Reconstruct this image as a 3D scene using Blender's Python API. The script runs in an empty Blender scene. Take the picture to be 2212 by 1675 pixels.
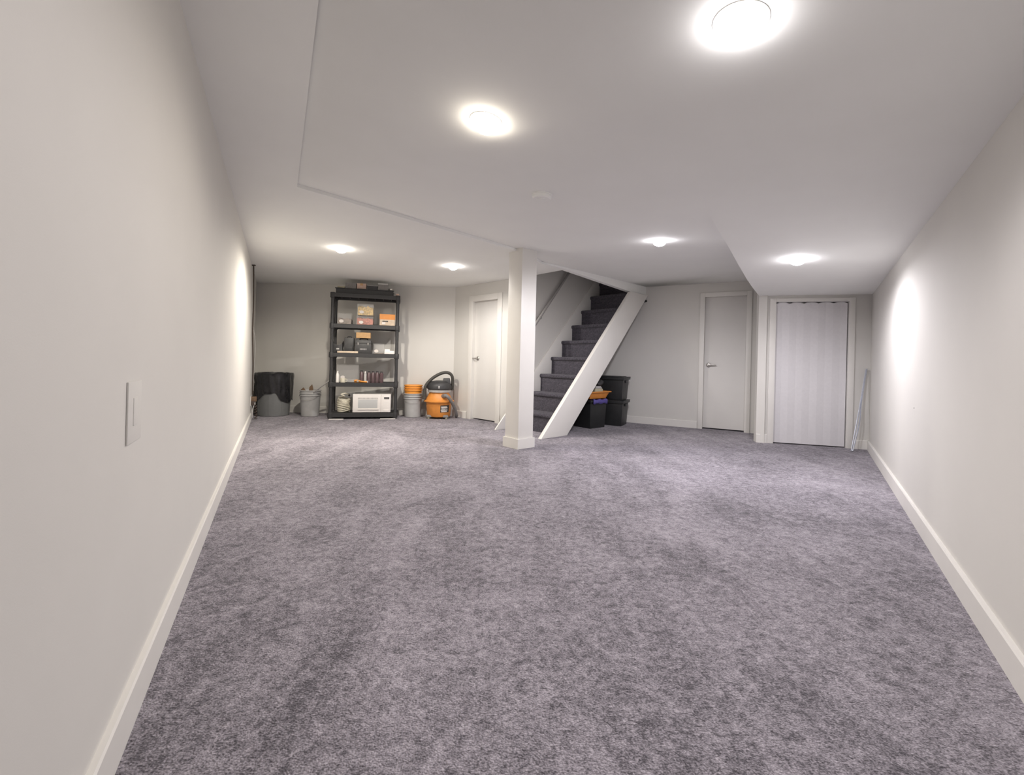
import bpy, bmesh, math, random
from mathutils import Vector, Matrix, noise
random.seed(7)
R = math.radians
scene = bpy.context.scene
col = scene.collection

# ------------------------------------------------------------------ camera
F, W, H = 950.0, 2212.0, 1675.0          # focal length and frame in pixels
EYE = 0.93                                # camera height
ROLL = 0.0244
PPX, PPY = 1106.0, 779.4
cam_d = bpy.data.cameras.new('camera')
cam_d.sensor_fit = 'HORIZONTAL'; cam_d.sensor_width = 36.0
cam_d.lens = F * 36.0 / W
cam_d.shift_y = (PPY - H / 2) / W
cam_d.clip_start = 0.02; cam_d.clip_end = 100
cam = bpy.data.objects.new('camera', cam_d); col.objects.link(cam)
cam.matrix_world = Matrix.Translation((0, 0, EYE)) @ Matrix.Rotation(R(90), 4, 'X') @ Matrix.Rotation(ROLL, 4, 'Z')
scene.camera = cam

# ------------------------------------------------------------------ world, exposure
world = bpy.data.worlds.new('world'); scene.world = world
world.use_nodes = True
world.node_tree.nodes['Background'].inputs[0].default_value = (0.02, 0.02, 0.022, 1)
world.node_tree.nodes['Background'].inputs[1].default_value = 1.0
scene.view_settings.view_transform = 'Standard'
scene.view_settings.look = 'None'
scene.view_settings.gamma = 1.0
scene.view_settings.use_curve_mapping = False
scene.view_settings.exposure = 1.13
scene.cycles.caustics_reflective = False; scene.cycles.caustics_refractive = False
scene.cycles.max_bounces = 7
LAMP = 28.0

# ------------------------------------------------------------------ surveying helpers (photo measurements to room metres)
def ray(px, py):
    dx, dy = px - PPX, py - PPY
    c, s = math.cos(ROLL), math.sin(ROLL)
    return (dx * c + dy * s) / F, (dx * s - dy * c) / F      # x/y and (z-eye)/y
def on_z(px, py, z=0.0):
    a, b = ray(px, py); y = (z - EYE) / b
    return Vector((a * y, y, z))
def on_y(px, py, y):
    a, b = ray(px, py)
    return Vector((a * y, y, EYE + b * y))
def on_wall(px, py, p, q):
    a, b = ray(px, py); dx, dy = q[0] - p[0], q[1] - p[1]
    # (a*y - px)*dy = (y - py)*dx
    y = (p[0] * dy - p[1] * dx) / (a * dy - dx)
    return Vector((a * y, y, EYE + b * y))

# ------------------------------------------------------------------ materials
def new_mat(name):
    m = bpy.data.materials.new(name); m.use_nodes = True
    return m, m.node_tree.nodes, m.node_tree.links, m.node_tree.nodes['Principled BSDF']
def mat(name, colr, rough=0.5, metal=0.0, vary=0.06, scale=30.0, bump=0.0, bscale=200.0, alpha=1.0, spec=0.5, coat=0.0):
    m, n, l, b = new_mat(name)
    b.inputs['Roughness'].default_value = rough
    b.inputs['Metallic'].default_value = metal
    b.inputs['Specular IOR Level'].default_value = spec
    b.inputs['Coat Weight'].default_value = coat
    tc = n.new('ShaderNodeTexCoord')
    nz = n.new('ShaderNodeTexNoise'); nz.inputs['Scale'].default_value = scale; nz.inputs['Detail'].default_value = 3
    l.new(tc.outputs['Object'], nz.inputs['Vector'])
    rp = n.new('ShaderNodeValToRGB')
    rp.color_ramp.elements[0].position = 0.3; rp.color_ramp.elements[1].position = 0.7
    rp.color_ramp.elements[0].color = tuple(max(0, c * (1 - vary)) for c in colr) + (1,)
    rp.color_ramp.elements[1].color = tuple(min(1, c * (1 + vary)) for c in colr) + (1,)
    l.new(nz.outputs['Fac'], rp.inputs['Fac']); l.new(rp.outputs['Color'], b.inputs['Base Color'])
    if bump:
        n2 = n.new('ShaderNodeTexNoise'); n2.inputs['Scale'].default_value = bscale; n2.inputs['Detail'].default_value = 2
        l.new(tc.outputs['Object'], n2.inputs['Vector'])
        bp = n.new('ShaderNodeBump'); bp.inputs['Strength'].default_value = bump; bp.inputs['Distance'].default_value = 0.002
        l.new(n2.outputs['Fac'], bp.inputs['Height']); l.new(bp.outputs['Normal'], b.inputs['Normal'])
    if alpha < 1: b.inputs['Alpha'].default_value = alpha
    return m
def emit(name, colr, strength):
    m, n, l, b = new_mat(name)
    b.inputs['Base Color'].default_value = (0.9, 0.9, 0.9, 1)
    b.inputs['Emission Color'].default_value = colr + (1,)
    b.inputs['Emission Strength'].default_value = strength
    return m

def carpet_mat(name, dark, light, patch=1.0):
    m, n, l, b = new_mat(name)
    b.inputs['Roughness'].default_value = 0.95
    b.inputs['Specular IOR Level'].default_value = 0.15
    b.inputs['Sheen Weight'].default_value = 0.12
    tc = n.new('ShaderNodeTexCoord')
    def nz(scale, detail=4, rough=0.6, dist=0.0, vec=None):
        t = n.new('ShaderNodeTexNoise'); t.inputs['Scale'].default_value = scale; t.inputs['Detail'].default_value = detail
        t.inputs['Roughness'].default_value = rough; t.inputs['Distortion'].default_value = dist
        l.new(vec if vec else tc.outputs['Object'], t.inputs['Vector']); return t.outputs['Fac']
    def math_(op, a, bb):
        t = n.new('ShaderNodeMath'); t.operation = op
        for i, v in enumerate((a, bb)):
            if isinstance(v, (int, float)): t.inputs[i].default_value = v
            else: l.new(v, t.inputs[i])
        return t.outputs[0]
    mp = n.new('ShaderNodeMapping'); mp.inputs['Scale'].default_value = (1.0, 0.16, 1.0); mp.inputs['Rotation'].default_value = (0, 0, R(-4))
    l.new(tc.outputs['Object'], mp.inputs['Vector'])
    s = math_('MULTIPLY', nz(1.3, 3, 0.55, 0.8), 0.55 * patch)           # broad brushed areas of the nap
    s = math_('ADD', s, math_('MULTIPLY', nz(9, 4, 0.75, 1.5), 0.75 * patch))
    s = math_('ADD', s, math_('MULTIPLY', nz(5.0, 3, 0.6, 0.5, mp.outputs['Vector']), 0.35 * patch))   # vacuum and foot streaks
    s = math_('ADD', s, math_('MULTIPLY', nz(34, 3, 0.85, 0.6), 1.15))
    s = math_('ADD', s, math_('MULTIPLY', nz(85, 2, 0.75), 0.6))
    s = math_('ADD', s, math_('MULTIPLY', nz(170, 1, 0.6), 0.6))
    tot = 0.55 * patch + 0.75 * patch + 0.35 * patch + 2.35
    s = math_('DIVIDE', s, tot)
    rp = n.new('ShaderNodeValToRGB')
    rp.color_ramp.elements[0].position = 0.43; rp.color_ramp.elements[0].color = dark + (1,)
    rp.color_ramp.elements[1].position = 0.59; rp.color_ramp.elements[1].color = light + (1,)
    l.new(s, rp.inputs['Fac']); l.new(rp.outputs['Color'], b.inputs['Base Color'])
    bp = n.new('ShaderNodeBump'); bp.inputs['Strength'].default_value = 0.8; bp.inputs['Distance'].default_value = 0.014
    hgt = math_('ADD', math_('MULTIPLY', nz(60, 1, 0.7), 0.6), math_('MULTIPLY', nz(220, 0, 0.6), 0.4))
    l.new(hgt, bp.inputs['Height']); l.new(bp.outputs['Normal'], b.inputs['Normal'])
    return m

M = {
 'wall': mat('painted_wall', (0.68, 0.665, 0.632), 0.75, vary=0.012, scale=3, bump=0.06, bscale=350, spec=0.2),
 'ceil': mat('painted_ceiling', (0.925, 0.93, 0.905), 0.85, vary=0.012, scale=2.5, bump=0.06, bscale=300, spec=0.15),
 'trim': mat('painted_trim', (0.77, 0.752, 0.715), 0.42, vary=0.012, scale=6, spec=0.4),
 'door': mat('painted_door', (0.72, 0.705, 0.68), 0.5, vary=0.012, scale=4, spec=0.35),
 'vinyl': mat('white_vinyl', (0.70, 0.685, 0.70), 0.5, vary=0.02, scale=40, spec=0.3),
 'carpet': carpet_mat('carpet_pile', (0.106, 0.098, 0.113), (0.465, 0.431, 0.48)),
 'stair': carpet_mat('stair_carpet', (0.045, 0.042, 0.052), (0.125, 0.115, 0.14), 0.4),
 'plate': mat('white_plastic', (0.80, 0.78, 0.75), 0.4, vary=0.01),
 'nickel': mat('brushed_nickel', (0.55, 0.53, 0.5), 0.35, 0.9, vary=0.05, scale=80),
 'alu': mat('aluminium', (0.55, 0.58, 0.66), 0.35, 0.8, vary=0.08, scale=40),
 'black': mat('black_resin', (0.030, 0.030, 0.032), 0.55, vary=0.15, scale=60, bump=0.1, bscale=300),
 'blackbag': mat('black_film', (0.018, 0.018, 0.02), 0.22, vary=0.2, scale=30, bump=0.25, bscale=60),
 'binblack': mat('black_polypropylene', (0.018, 0.019, 0.02), 0.42, vary=0.15, scale=20),
 'greycan': mat('grey_polyethylene', (0.17, 0.175, 0.175), 0.6, vary=0.06, scale=14),
 'bucket': mat('grey_bucket_plastic', (0.42, 0.42, 0.42), 0.5, vary=0.05, scale=14),
 'orange': mat('orange_plastic', (0.70, 0.27, 0.055), 0.45, vary=0.08, scale=16),
 'orange2': mat('orange_bucket_plastic', (0.78, 0.31, 0.045), 0.45, vary=0.06, scale=16),
 'rubber': mat('dark_hose', (0.055, 0.052, 0.045), 0.6, vary=0.15, scale=60),
 'grey': mat('grey_plastic', (0.20, 0.19, 0.185), 0.55, vary=0.1),
 'lgrey': mat('light_grey_plastic', (0.45, 0.44, 0.43), 0.5, vary=0.06),
 'dark': mat('charcoal_plastic', (0.04, 0.04, 0.042), 0.5, vary=0.15),
 'white': mat('white_enamel', (0.80, 0.77, 0.74), 0.35, vary=0.015),
 'cream': mat('cream_cable', (0.72, 0.68, 0.56), 0.5, vary=0.06),
 'brown': mat('brown_card', (0.16, 0.10, 0.06), 0.75, vary=0.12),
 'tan': mat('tan_card', (0.52, 0.32, 0.15), 0.75, vary=0.1),
 'wood': mat('pale_wood', (0.62, 0.50, 0.38), 0.6, vary=0.15, scale=25),
 'pink': mat('pinkish_card', (0.55, 0.40, 0.33), 0.7, vary=0.08),
 'red': mat('red_parts', (0.55, 0.16, 0.09), 0.6, vary=0.5, scale=45),
 'yellow': mat('yellow_parts', (0.70, 0.46, 0.14), 0.6, vary=0.5, scale=45),
 'murky': mat('murky_parts', (0.25, 0.19, 0.15), 0.6, vary=0.3, scale=45),
 'plum': mat('plum_jar', (0.10, 0.06, 0.065), 0.35, vary=0.2, scale=25),
 'clear': mat('clear_plastic', (0.72, 0.71, 0.70), 0.2, vary=0.03, alpha=0.13),
 'film': mat('clear_film', (0.45, 0.45, 0.46), 0.18, vary=0.25, scale=60, alpha=0.55),
 'cord': mat('dark_brown_cord', (0.07, 0.05, 0.04), 0.6, vary=0.15, scale=80),
 'beige': mat('beige_plastic', (0.50, 0.46, 0.33), 0.55, vary=0.08),
 'violet': mat('violet_cloth', (0.10, 0.08, 0.30), 0.7, vary=0.15),
 'glass': mat('grey_screen', (0.52, 0.53, 0.53), 0.25, vary=0.03, scale=300),
 'print': mat('white_print', (0.75, 0.70, 0.66), 0.6, vary=0.02),
 'paleprint': mat('pale_grey_print', (0.35, 0.34, 0.34), 0.6, vary=0.02),
 'rail': mat('grey_painted_rail', (0.34, 0.33, 0.32), 0.5, vary=0.03),
 'lamp1': emit('lamp_cool_dimmed', (1.0, 0.96, 0.97), LAMP * 0.6),
 'lamp2': emit('lamp_warm_dimmed', (1.0, 0.90, 0.76), LAMP * 0.6),
 'lamp3': emit('lamp_warm', (1.0, 0.92, 0.80), LAMP),
 'lamp4': emit('lamp_neutral', (1.0, 0.95, 0.90), LAMP),
 'lamp5': emit('lamp_cool', (0.98, 0.95, 1.0), LAMP),
 'lamp6': emit('lamp_cool_mid', (0.98, 0.95, 1.0), LAMP),
}

# ------------------------------------------------------------------ mesh helpers
class MB:
    def __init__(self): self.v = []; self.f = []; self.X = Matrix.Identity(4)
    def add(self, vs, fs):
        k = len(self.v)
        self.v += [tuple(self.X @ Vector(p)) for p in vs]
        self.f += [tuple(i + k for i in q) for q in fs]
        return self
    def box(self, x0, x1, y0, y1, z0, z1, tx=1.0, ty=1.0):
        """box; tx, ty scale the top rectangle"""
        cx, cy = (x0 + x1) / 2, (y0 + y1) / 2
        hx, hy = (x1 - x0) / 2, (y1 - y0) / 2
        vs = [(cx + sx * hx, cy + sy * hy, z0) for sx, sy in ((-1, -1), (1, -1), (1, 1), (-1, 1))]
        vs += [(cx + sx * hx * tx, cy + sy * hy * ty, z1) for sx, sy in ((-1, -1), (1, -1), (1, 1), (-1, 1))]
        return self.add(vs, [(3, 2, 1, 0), (4, 5, 6, 7), (0, 1, 5, 4), (1, 2, 6, 5), (2, 3, 7, 6), (3, 0, 4, 7)])
    def lathe(self, prof, n=32, cx=0, cy=0, caps=True):
        vs = []; fs = []; k = len(prof)
        for i in range(n):
            a = 2 * math.pi * i / n
            for r, z in prof: vs.append((cx + r * math.cos(a), cy + r * math.sin(a), z))
        for i in range(n):
            j = (i + 1) % n
            for t in range(k - 1): fs.append((i * k + t, j * k + t, j * k + t + 1, i * k + t + 1))
        if caps:
            if prof[0][0] > 1e-6: fs.append(tuple(i * k for i in reversed(range(n))))
            if prof[-1][0] > 1e-6: fs.append(tuple(i * k + k - 1 for i in range(n)))
        return self.add(vs, fs)
    def prism(self, poly, a, b, axis='x'):
        """extrude polygon of (y,z) along x (axis 'x'), (x,z) along y ('y') or (x,y) along z ('z')"""
        n = len(poly)
        def p(q, t): return (t, q[0], q[1]) if axis == 'x' else ((q[0], t, q[1]) if axis == 'y' else (q[0], q[1], t))
        vs = [p(q, a) for q in poly] + [p(q, b) for q in poly]
        fs = [tuple(range(n))[::-1], tuple(range(n, 2 * n))]
        fs += [(i, (i + 1) % n, n + (i + 1) % n, n + i) for i in range(n)]
        return self.add(vs, fs)
    def tube(self, pts, r, n=10, smooth=6, closed=False, rib=0.0):
        P = [Vector(p) for p in pts]
        if smooth:
            Q = []
            m = len(P)
            for i in range(m if closed else m - 1):
                p0, p1, p2, p3 = (P[(i - 1) % m], P[i], P[(i + 1) % m], P[(i + 2) % m]) if closed else (P[max(i - 1, 0)], P[i], P[i + 1], P[min(i + 2, m - 1)])
                for k in range(smooth):
                    t = k / smooth
                    Q.append(0.5 * ((2 * p1) + (p2 - p0) * t + (2 * p0 - 5 * p1 + 4 * p2 - p3) * t * t + (3 * p1 - p0 - 3 * p2 + p3) * t ** 3))
            if not closed: Q.append(P[-1])
            P = Q
        m = len(P); vs = []; fs = []
        t0 = (P[1] - P[0]).normalized()
        up = Vector((0, 0, 1)) if abs(t0.z) < 0.9 else Vector((1, 0, 0))
        nrm = t0.cross(up).normalized()
        for i in range(m):
            if closed: t = (P[(i + 1) % m] - P[i - 1]).normalized()
            else: t = (P[min(i + 1, m - 1)] - P[max(i - 1, 0)]).normalized()
            nrm = (nrm - t * nrm.dot(t)).normalized(); bn = t.cross(nrm)
            rr = (r[min(i * len(r) // m, len(r) - 1)] if isinstance(r, (list, tuple)) else r) * (1 + (rib if i % 2 else -rib))
            for k in range(n):
                a = 2 * math.pi * k / n
                vs.append(P[i] + nrm * (rr * math.cos(a)) + bn * (rr * math.sin(a)))
        for i in range(m if closed else m - 1):
            j = (i + 1) % m
            for k in range(n): fs.append((i * n + k, i * n + (k + 1) % n, j * n + (k + 1) % n, j * n + k))
        if not closed:
            fs.append(tuple(range(n))[::-1]); fs.append(tuple((m - 1) * n + k for k in range(n)))
        return self.add(vs, fs)
    def build(self, name, material, parent=None, bevel=0.0, smooth=True, seg=2):
        me = bpy.data.meshes.new(name); me.from_pydata(self.v, [], self.f)
        bm = bmesh.new(); bm.from_mesh(me)
        bmesh.ops.recalc_face_normals(bm, faces=bm.faces)
        if bevel:
            es = [e for e in bm.edges if len(e.link_faces) == 2 and e.calc_face_angle(0) > R(35)]
            bmesh.ops.bevel(bm, geom=es, offset=bevel, segments=seg, profile=0.6, affect='EDGES', clamp_overlap=True)
        bm.to_mesh(me); bm.free()
        if smooth:
            for p in me.polygons: p.use_smooth = True
            me.set_sharp_from_angle(angle=R(38))
        me.materials.append(M[material] if isinstance(material, str) else material)
        o = bpy.data.objects.new(name, me); col.objects.link(o)
        if parent: o.parent = parent
        return o

def tag(o, label, cat=None, group=None):
    o['label'] = label
    if cat: o['category'] = cat
    if group: o['group'] = group
    return o
def struct(o, label=None):
    o['kind'] = 'structure'
    if label: o['label'] = label
    return o
def empty(name, loc, rz=0.0):
    e = bpy.data.objects.new(name, None); col.objects.link(e)
    e.empty_display_size = 0.1; e.location = loc; e.rotation_euler = (0, 0, rz)
    return e
def thing(name, label, cat, loc, rz=0.0, group=None):
    return tag(empty(name, loc, rz), label, cat, group)
def B(*a, **k): return MB().box(*a, **k)

# ------------------------------------------------------------------ plan of the room (metres)
LW0, LW1 = Vector((-0.512, 0.30)), Vector((-4.197, 7.18))       # left wall
BLC = LW1                                                        # back left corner
BRC = Vector((-0.95, 7.18))                                      # where back wall meets the door wall
ST_R0 = Vector((0.334, 5.29))                                    # foot of the open stringer
ST_ANG = R(48)
SD = Vector((math.sin(ST_ANG), math.cos(ST_ANG)))                # up the stairs
SR = Vector((math.cos(ST_ANG), -math.sin(ST_ANG)))               # across, to the open side
ST_W = 0.78
ST_L0 = ST_R0 - SR * ST_W
DWE = ST_L0 + SD * 0.441                                         # end of the door wall, start of stair wall
BW0, BW1 = Vector((1.82, 6.98)), Vector((3.41, 6.10))            # back right wall
bwd = (BW1 - BW0).normalized()
RW0, RW1 = Vector((0.834, 0.30)), Vector((4.148, 5.085))          # right wall
rwd = (RW1 - RW0).normalized()
CC = Vector((3.02, 5.41))                                        # closet corner
def isect(p, d, q, e):
    det = d.x * (-e.y) + e.x * d.y
    t = ((q.x - p.x) * (-e.y) + e.x * (q.y - p.y)) / det
    return p + d * t
CSB = isect(CC, rwd, BW0, bwd)                                   # closet side meets back right wall
SRB = isect(ST_R0, SD, BW0, bwd)                                 # stringer line meets back right wall
SLB = isect(ST_L0, SD, BW0, bwd)
ZM, ZL, ZB, ZF = 2.13, 2.105, 1.80, 1.97                                    # main ceiling, lowered part, right bulkhead
REAR = -1.2
CR1 = Vector((-0.255, 0.678)); CR2 = Vector((-1.53, 3.07))
COLC = Vector((0.094, 4.775))

# floor ------------------------------------------------------------
fl = MB()
fl.add([(-5.5, REAR - .1, 0), (6.5, REAR - .1, 0), (6.5, 9, 0), (-5.5, 9, 0), (-5.5, REAR - .1, -.05), (6.5, REAR - .1, -.05), (6.5, 9, -.05), (-5.5, 9, -.05)],
       [(0, 1, 2, 3), (7, 6, 5, 4), (0, 4, 5, 1), (1, 5, 6, 2), (2, 6, 7, 3), (3, 7, 4, 0)])
struct(fl.build('floor', 'carpet', smooth=False), 'lavender grey cut pile carpet with brushed patches')

# walls ------------------------------------------------------------
def wall(name, p, q, z1, openings=(), thick=0.1, side=1, z0=0.0, label=None, mtl='wall', parent=None):
    """wall with its room face on p->q; thickness goes to the left of p->q if side=1"""
    p, q = Vector(p), Vector(q); L = (q - p).length
    ang = math.atan2(q.y - p.y, q.x - p.x)
    mb = MB(); mb.X = Matrix.Translation((p.x, p.y, 0)) @ Matrix.Rotation(ang, 4, 'Z')
    t0, t1 = (0, thick) if side > 0 else (-thick, 0)
    u = 0.0
    for (a, b, lo, hi) in sorted(openings):
        if a > u: mb.box(u, a, t0, t1, z0, z1)
        if lo > z0: mb.box(a, b, t0, t1, z0, lo)
        if hi < z1: mb.box(a, b, t0, t1, hi, z1)
        u = b
    if u < L: mb.box(u, L, t0, t1, z0, z1)
    o = mb.build(name, mtl, parent, smooth=False)
    if not parent: struct(o, label)
    return o
def frame_of(p, q):
    p, q = Vector(p), Vector(q)
    return Matrix.Translation((p.x, p.y, 0)) @ Matrix.Rotation(math.atan2(q.y - p.y, q.x - p.x), 4, 'Z'), (q - p).length

wall('wall_left', LW0, LW1 + (LW1 - LW0).normalized() * .12, 2.3, side=1, label='long pale wall running back to the shelving corner')
wall('wall_rear_left', (LW0.x, REAR), LW0, 2.3, side=1)
wall('wall_rear_right', (RW0.x, REAR), RW0, 2.3, side=-1)
wall('wall_rear', (LW0.x - .1, REAR), (RW0.x + .1, REAR), 2.3, side=-1)
wall('wall_back', BLC, BRC + Vector((.12, 0)), 2.3, side=1, label='pale back wall behind the black shelving')
wall('wall_right', RW0, RW1 + rwd * 1.35, 2.3, side=-1, label='long pale wall beside the folding closet door')

# door wall with opening
dwd = (DWE - BRC).normalized(); dwl = (DWE - BRC).length
def u_on(px, py, p, q):
    w = on_wall(px, py, p, q); d = (Vector(q) - Vector(p)).normalized()
    return (Vector((w.x, w.y)) - Vector(p)).dot(d)
d1a, d1b = u_on(1020, 780, BRC, DWE), u_on(1074, 780, BRC, DWE)
wall('wall_door_side', BRC, DWE, 2.3, [(d1a, d1b, 0, 1.84)], side=1, label='pale wall holding the white door beside the column')
# stair wall runs up through the floor above
wall('wall_stair', DWE, ST_L0 + SD * 3.3, 4.3, side=1, label='pale wall along the carpeted stairs')
wall('wall_stair_end', ST_L0 + SD * 3.2, ST_R0 + SD * 3.2, 4.3, side=1, z0=2.2)
wall('wall_stair_open_side', ST_R0 + SD * 0.44, ST_R0 + SD * 3.3, 4.3, side=-1, z0=ZM + .04)
wall('wall_stair_front', ST_L0 + SD * .44, ST_R0 + SD * .44, 4.3, side=-1, z0=ZM + .04)
# back right wall and the low wall under the stairs
b2s = SRB
d2a, d2b = u_on(1519, 780, b2s, CSB), u_on(1612, 780, b2s, CSB)
wall('wall_back_right', b2s, CSB + bwd * 1.6, 2.3, [(d2a, d2b, 0, 1.93)], side=1, label='pale wall behind the black tote bins')
wall('wall_under_stair', SLB - bwd * .05, b2s, 1.93, side=1)
# closet
wall('wall_closet_side', CC, CSB, 2.3, side=-1, thick=.09)
cfq = isect(CC, Vector((1.08, -0.30)).normalized(), RW0, rwd)
CFD = (cfq - CC).normalized()
c_a, c_b = u_on(1673, 800, CC, cfq), u_on(1831, 800, CC, cfq)
wall('wall_closet', CC, cfq + CFD * .05, ZB + .05, [(c_a, c_b, 0, 1.725)], side=1, label='narrow pale wall around the folding closet door')

# ceiling ----------------------------------------------------------
def v3(p, z): return (p.x, p.y, z)
ceil = MB()
C1 = ST_R0 + SD * 0.44; CL = DWE
edge = [CR1, CR2, COLC, ST_R0, SRB]                        # where the main ceiling ends on its far-left side
perp = Vector((-rwd.y, rwd.x))                             # from the right wall into the room
BULKW = (RW0 - CC).dot(-perp)                              # width of the right bulkhead
def smooth01(a, b, x):
    t = max(0, min(1, (x - a) / (b - a))); return t * t * (3 - 2 * t)
def edge_hit(p):
    best = None
    for a, b in zip(edge[:-1], edge[1:]):
        d = b - a; det = perp.x * (-d.y) + d.x * perp.y
        if abs(det) < 1e-9: continue
        t = ((a.x - p.x) * (-d.y) + d.x * (a.y - p.y)) / det
        u = (perp.x * (a.y - p.y) - perp.y * (a.x - p.x)) / det
        if t > -1e-6 and -1e-6 <= u <= 1 + 1e-6 and (best is None or t < best): best = t
    return best if best is not None else 0.0
def crease(y):
    """plan point on the bulkhead edge, heights of main side and bulkhead side there, width of main side"""
    t = (y - CR1.y) / (CC.y - CR1.y); p = CR1 + (CC - CR1) * t
    wl = edge_hit(p)
    f = smooth01(2.7, 4.9, y)
    mid = ZM - (ZM - ZB) * wl / (wl + BULKW)
    return p, mid + (ZM - mid) * f, mid + (ZB - mid) * f, wl
def ceil_z(x, y):
    """height of the main ceiling or right bulkhead above a plan point"""
    q = Vector((x, y)); yc = CR1.y + max(0, (q - CR1).dot(rwd)) / (CC - CR1).length * (CC.y - CR1.y)
    p, zm, zb, wl = crease(yc); a = (q - p).dot(perp)
    if a >= 0: return zm + (ZM - zm) * min(1, a / max(wl, 1e-6))
    return zb + (ZB - zb) * min(1, -a / BULKW)
NR_, NL_, NB_ = 48, 10, 6
ys = [CR1.y + (CC.y - CR1.y) * k / NR_ for k in range(NR_ + 1)]
for p in edge[1:]:                                         # rows that pass exactly through the corners of the edge
    y = CR1.y + (p - CR1).dot(rwd) / (CC - CR1).length * (CC.y - CR1.y)
    if ys[0] + 1e-3 < y < ys[-1] - 1e-3: ys.append(y)
ys.sort(); NR_ = len(ys) - 1
vm = []; vb = []
for y in ys:
    p, zm, zb, wl = crease(y)
    for k in range(NL_ + 1): q = p + perp * (wl * k / NL_); vm.append((q.x, q.y, zm + (ZM - zm) * k / NL_))
    for k in range(NB_ + 1): q = p - perp * (BULKW * k / NB_); vb.append((q.x, q.y, zb + (ZB - zb) * k / NB_))
def quads(n, m): return [(r * (m + 1) + k, r * (m + 1) + k + 1, (r + 1) * (m + 1) + k + 1, (r + 1) * (m + 1) + k) for r in range(n) for k in range(m)]
ceil.add(vm, quads(NR_, NL_)); ceil.add(vb, quads(NR_, NB_))
for a, b in zip(ys[:-1], ys[1:]):                          # bulkhead side, fading out towards the near end
    pa_, ma, ba, _ = crease(a); pb_, mb_, bb_, _ = crease(b)
    if ma - ba > 1e-4 or mb_ - bb_ > 1e-4: ceil.add([v3(pa_, ba), v3(pb_, bb_), v3(pb_, mb_), v3(pa_, ma)], [(0, 1, 2, 3)])
lastL = CC + perp * edge_hit(CC)
far = [CC, lastL] + [p for p in edge[1:] if (p - CC).dot(rwd) > 1e-4] + [CSB]
ceil.add([v3(p, ZM) for p in far], [tuple(range(len(far)))])
low = [LW0, CR1, CR2, COLC, ST_R0, C1, CL, BRC, BLC]
ceil.add([v3(p, ZL) for p in low], [tuple(range(len(low)))])
RR0, RR1 = Vector((LW0.x, REAR)), Vector((RW0.x, REAR))
b0 = CR1 - perp * BULKW
rear = [CR1, LW0, RR0, RR1, RW0, b0]
ceil.add([v3(p, ZB) for p in [LW0, RR0, RR1, RW0]], [(0, 1, 2, 3)])
ceil.add([v3(LW0, ZB), v3(RW0, ZB), v3(b0, ZB), (CR1.x, CR1.y, crease(CR1.y)[2])], [(0, 1, 2), (0, 2, 3)])
fr = CC - perp * BULKW
ceil.add([v3(p, ZB) for p in (CC, fr, fr + rwd * 1.3, CSB + bwd * .8, CSB)], [(0, 1, 2, 3, 4)])
def riser(p, q, za, zb): ceil.add([v3(p, za), v3(q, za), v3(q, zb), v3(p, zb)], [(0, 1, 2, 3)])
riser(CR1, CR2, ZL, ZM); riser(CR2, COLC, ZL, ZM); riser(CC, CSB, ZB, ZM)
ceil.add([(LW0.x, LW0.y, ZB), (CR1.x, CR1.y, ZB), (CR1.x, CR1.y, ZM), (LW0.x, LW0.y, ZM)], [(0, 1, 2, 3)])
# stairwell fascia: a drywall beam on the open side that deepens towards the back right wall
off = -SR * .07
riser(COLC, ST_R0, ZL, ZM); riser(ST_R0, C1, ZL, ZM)
ceil.add([v3(C1, ZL), v3(SRB, ZF), v3(SRB, ZM), v3(C1, ZM)], [(0, 1, 2, 3)])
ceil.add([v3(C1, ZL), v3(SRB, ZF), v3(SRB + off, ZF), v3(C1 + off, ZL)], [(0, 1, 2, 3)])
ceil.add([v3(C1 + off, ZL), v3(SRB + off, ZF), v3(SRB + off, 2.6), v3(C1 + off, 2.6)], [(0, 1, 2, 3)])
riser(C1, CL, ZL, 2.6)
co = ceil.build('ceiling', 'ceil', smooth=False)
bm = bmesh.new(); bm.from_mesh(co.data); bmesh.ops.remove_doubles(bm, verts=bm.verts, dist=1e-4)
bm.normal_update()
bmesh.ops.reverse_faces(bm, faces=[f for f in bm.faces if f.normal.z > 0.05])      # every soffit faces down
bm.to_mesh(co.data); bm.free()
for p_ in co.data.polygons: p_.use_smooth = True
co.data.set_sharp_from_angle(angle=R(20))
struct(co, 'pale drywall ceiling with lowered bulkheads')

# baseboards -------------------------------------------------------
nb = [0]
def baseboard(name, p, q, side=1, h=0.105, t=0.017, parent=None):
    X, L = frame_of(p, q); mb = MB(); mb.X = X
    s = -side
    prof = [(0, 0), (s * t, 0), (s * t, h - .006), (s * (t - .004), h), (0, h)]
    mb.prism(prof, 0, L, 'x')
    o = mb.build(name, 'trim', parent, smooth=False)
    if not parent: struct(o)
    return o
baseboard('baseboard_left', LW0, BLC, 1)
baseboard('baseboard_right', RW0, RW1, -1)
baseboard('baseboard_back', BLC, BRC, 1)
baseboard('baseboard_back_right', b2s + bwd * .02, b2s + bwd * (d2a - .065), 1)
baseboard('baseboard_under_stair', SLB, b2s + bwd * .02, 1)
baseboard('baseboard_closet', CC, CC + CFD * (c_a - .07), 1)
baseboard('baseboard_closet_right', CC + CFD * (c_b + .07), cfq, 1)
baseboard('baseboard_door_side', BRC, BRC + dwd * (d1a - .10), 1)

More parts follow.
